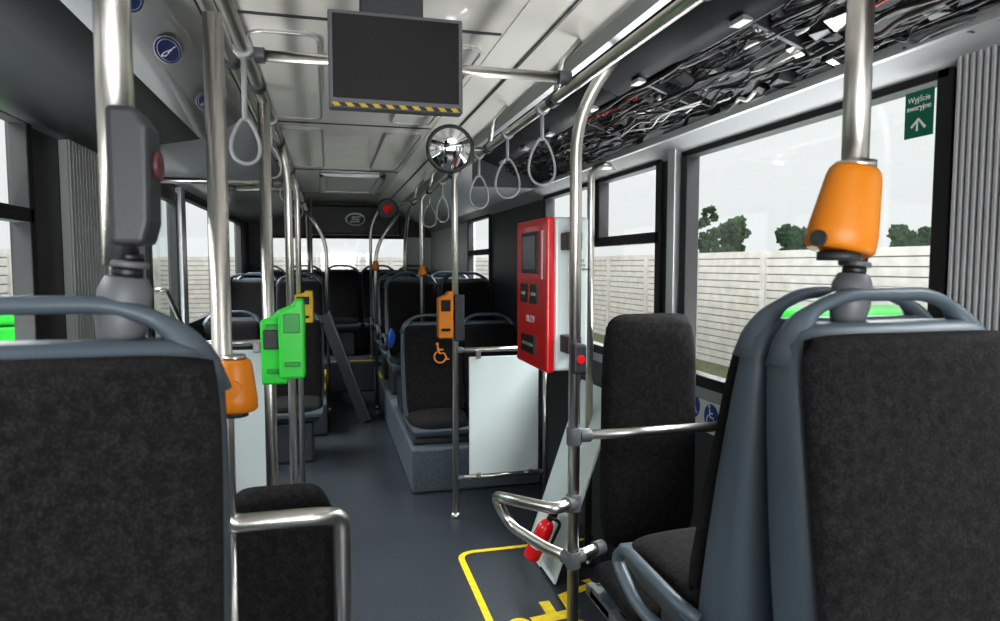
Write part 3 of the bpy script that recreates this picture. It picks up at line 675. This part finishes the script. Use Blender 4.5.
def bin_(x,y,lab):
    e=empty('waste_container',(x,y,-.35),lab,'container','green waste containers')
    g=G();g.M=Matrix.Translation((x,y,-.35));
    vs=[(-.45,-.28,.1),(.45,-.28,.1),(.45,.28,.1),(-.45,.28,.1),(-.55,-.4,1.38),(.55,-.4,1.38),(.55,.4,1.38),(-.55,.4,1.38)]
    g.add(vs,[(0,3,2,1),(4,5,6,7),(0,1,5,4),(1,2,6,5),(2,3,7,6),(3,0,4,7)],GREEN);g.obj('body',.03,e)
    g=G();g.M=Matrix.Translation((x,y,-.35));g.box(-.58,.58,-.43,.43,1.385,1.5,GREEN);g.obj('lid',.04,e,seg=3)
    for a in(-.4,.4):
        for b in(-.25,.25):
            g=G();g.tube([(x+a-.03,y+b,-.27),(x+a+.03,y+b,-.27)],.08,RUBBER,14);g.obj('wheel',0,e)
bin_(4.2,4.45,'bright green wheeled waste container by the fence');bin_(-2.6,6.3,'bright green wheeled waste container on the door side')

# ------------------------------------------------------------ light and camera
w=bpy.data.worlds.new('overcast');bpy.context.scene.world=w;w.use_nodes=True
n=w.node_tree.nodes;l=w.node_tree.links;bg=n['Background']
tc=n.new('ShaderNodeTexCoord');sp=n.new('ShaderNodeSeparateXYZ');r=n.new('ShaderNodeValToRGB')
r.color_ramp.elements[0].position=.0;r.color_ramp.elements[0].color=(.82,.835,.83,1);r.color_ramp.elements[1].position=.6;r.color_ramp.elements[1].color=(1,1,1,1)
l.new(tc.outputs['Generated'],sp.inputs[0]);l.new(sp.outputs['Z'],r.inputs['Fac']);l.new(r.outputs['Color'],bg.inputs['Color']);bg.inputs['Strength'].default_value=.76
def area(loc,d,sx,sy,p,col=(1,1,1)):
    L=bpy.data.lights.new('lamp','AREA');L.shape='RECTANGLE';L.size=sx;L.size_y=sy;L.energy=p;L.color=col
    o=bpy.data.objects.new('daylight_fill',L);o.location=loc
    z=-Vector(d).normalized();y=Vector((0,1,0));x=y.cross(z).normalized();y=z.cross(x)
    R3=Matrix((x,y,z)).transposed();o.rotation_euler=R3.to_euler();C.objects.link(o);return o
o=area((.2,-1.5,1.35),(0,1,.12),1,1,50);o.rotation_euler=(math.radians(98),0,0);o.data.size=2.2  # added fill lamp behind the camera, standing in for windscreen daylight
# added lamps outside above the roof line, out of view, standing in for sky light
area((2.7,3.2,3.2),(-1,0,-.95),1.2,7,380);area((-2.3,3.2,3.2),(1,0,-.95),1.2,7,380)
area((2.7,7.5,3.2),(-1,0,-.95),1.2,3,170);area((-2.3,7.5,3.2),(1,0,-.95),1.2,3,170)
# added lamps hidden just outside below the sills, imitating bounce from the pale yard
area((1.72,2.8,.70),(-.75,0,.9),.4,5,110);area((-1.32,1.8,.70),(.75,0,.9),.4,2.4,60)
sn=bpy.data.lights.new('soft_sun','SUN');sn.energy=1.0;sn.angle=math.radians(120);so=bpy.data.objects.new('soft_sun',sn);so.rotation_euler=(math.radians(25),math.radians(-15),0);C.objects.link(so)
cam=bpy.data.cameras.new('cam');co=bpy.data.objects.new('camera',cam);C.objects.link(co);bpy.context.scene.camera=co
cam.sensor_width=36;cam.lens=36*.667;cam.clip_start=.05
th=math.atan(45.5/667);ps=math.atan(172/667*math.cos(th))
co.location=(0,0,1.5);co.rotation_euler=(PI/2-th,0,-ps)
cam.dof.use_dof=True;cam.dof.focus_distance=2.9;cam.dof.aperture_fstop=5.0
vs=bpy.context.scene.view_settings;vs.view_transform='Standard'
try:vs.look='Medium High Contrast'
except Exception:vs.look='None'
vs.exposure=0.4
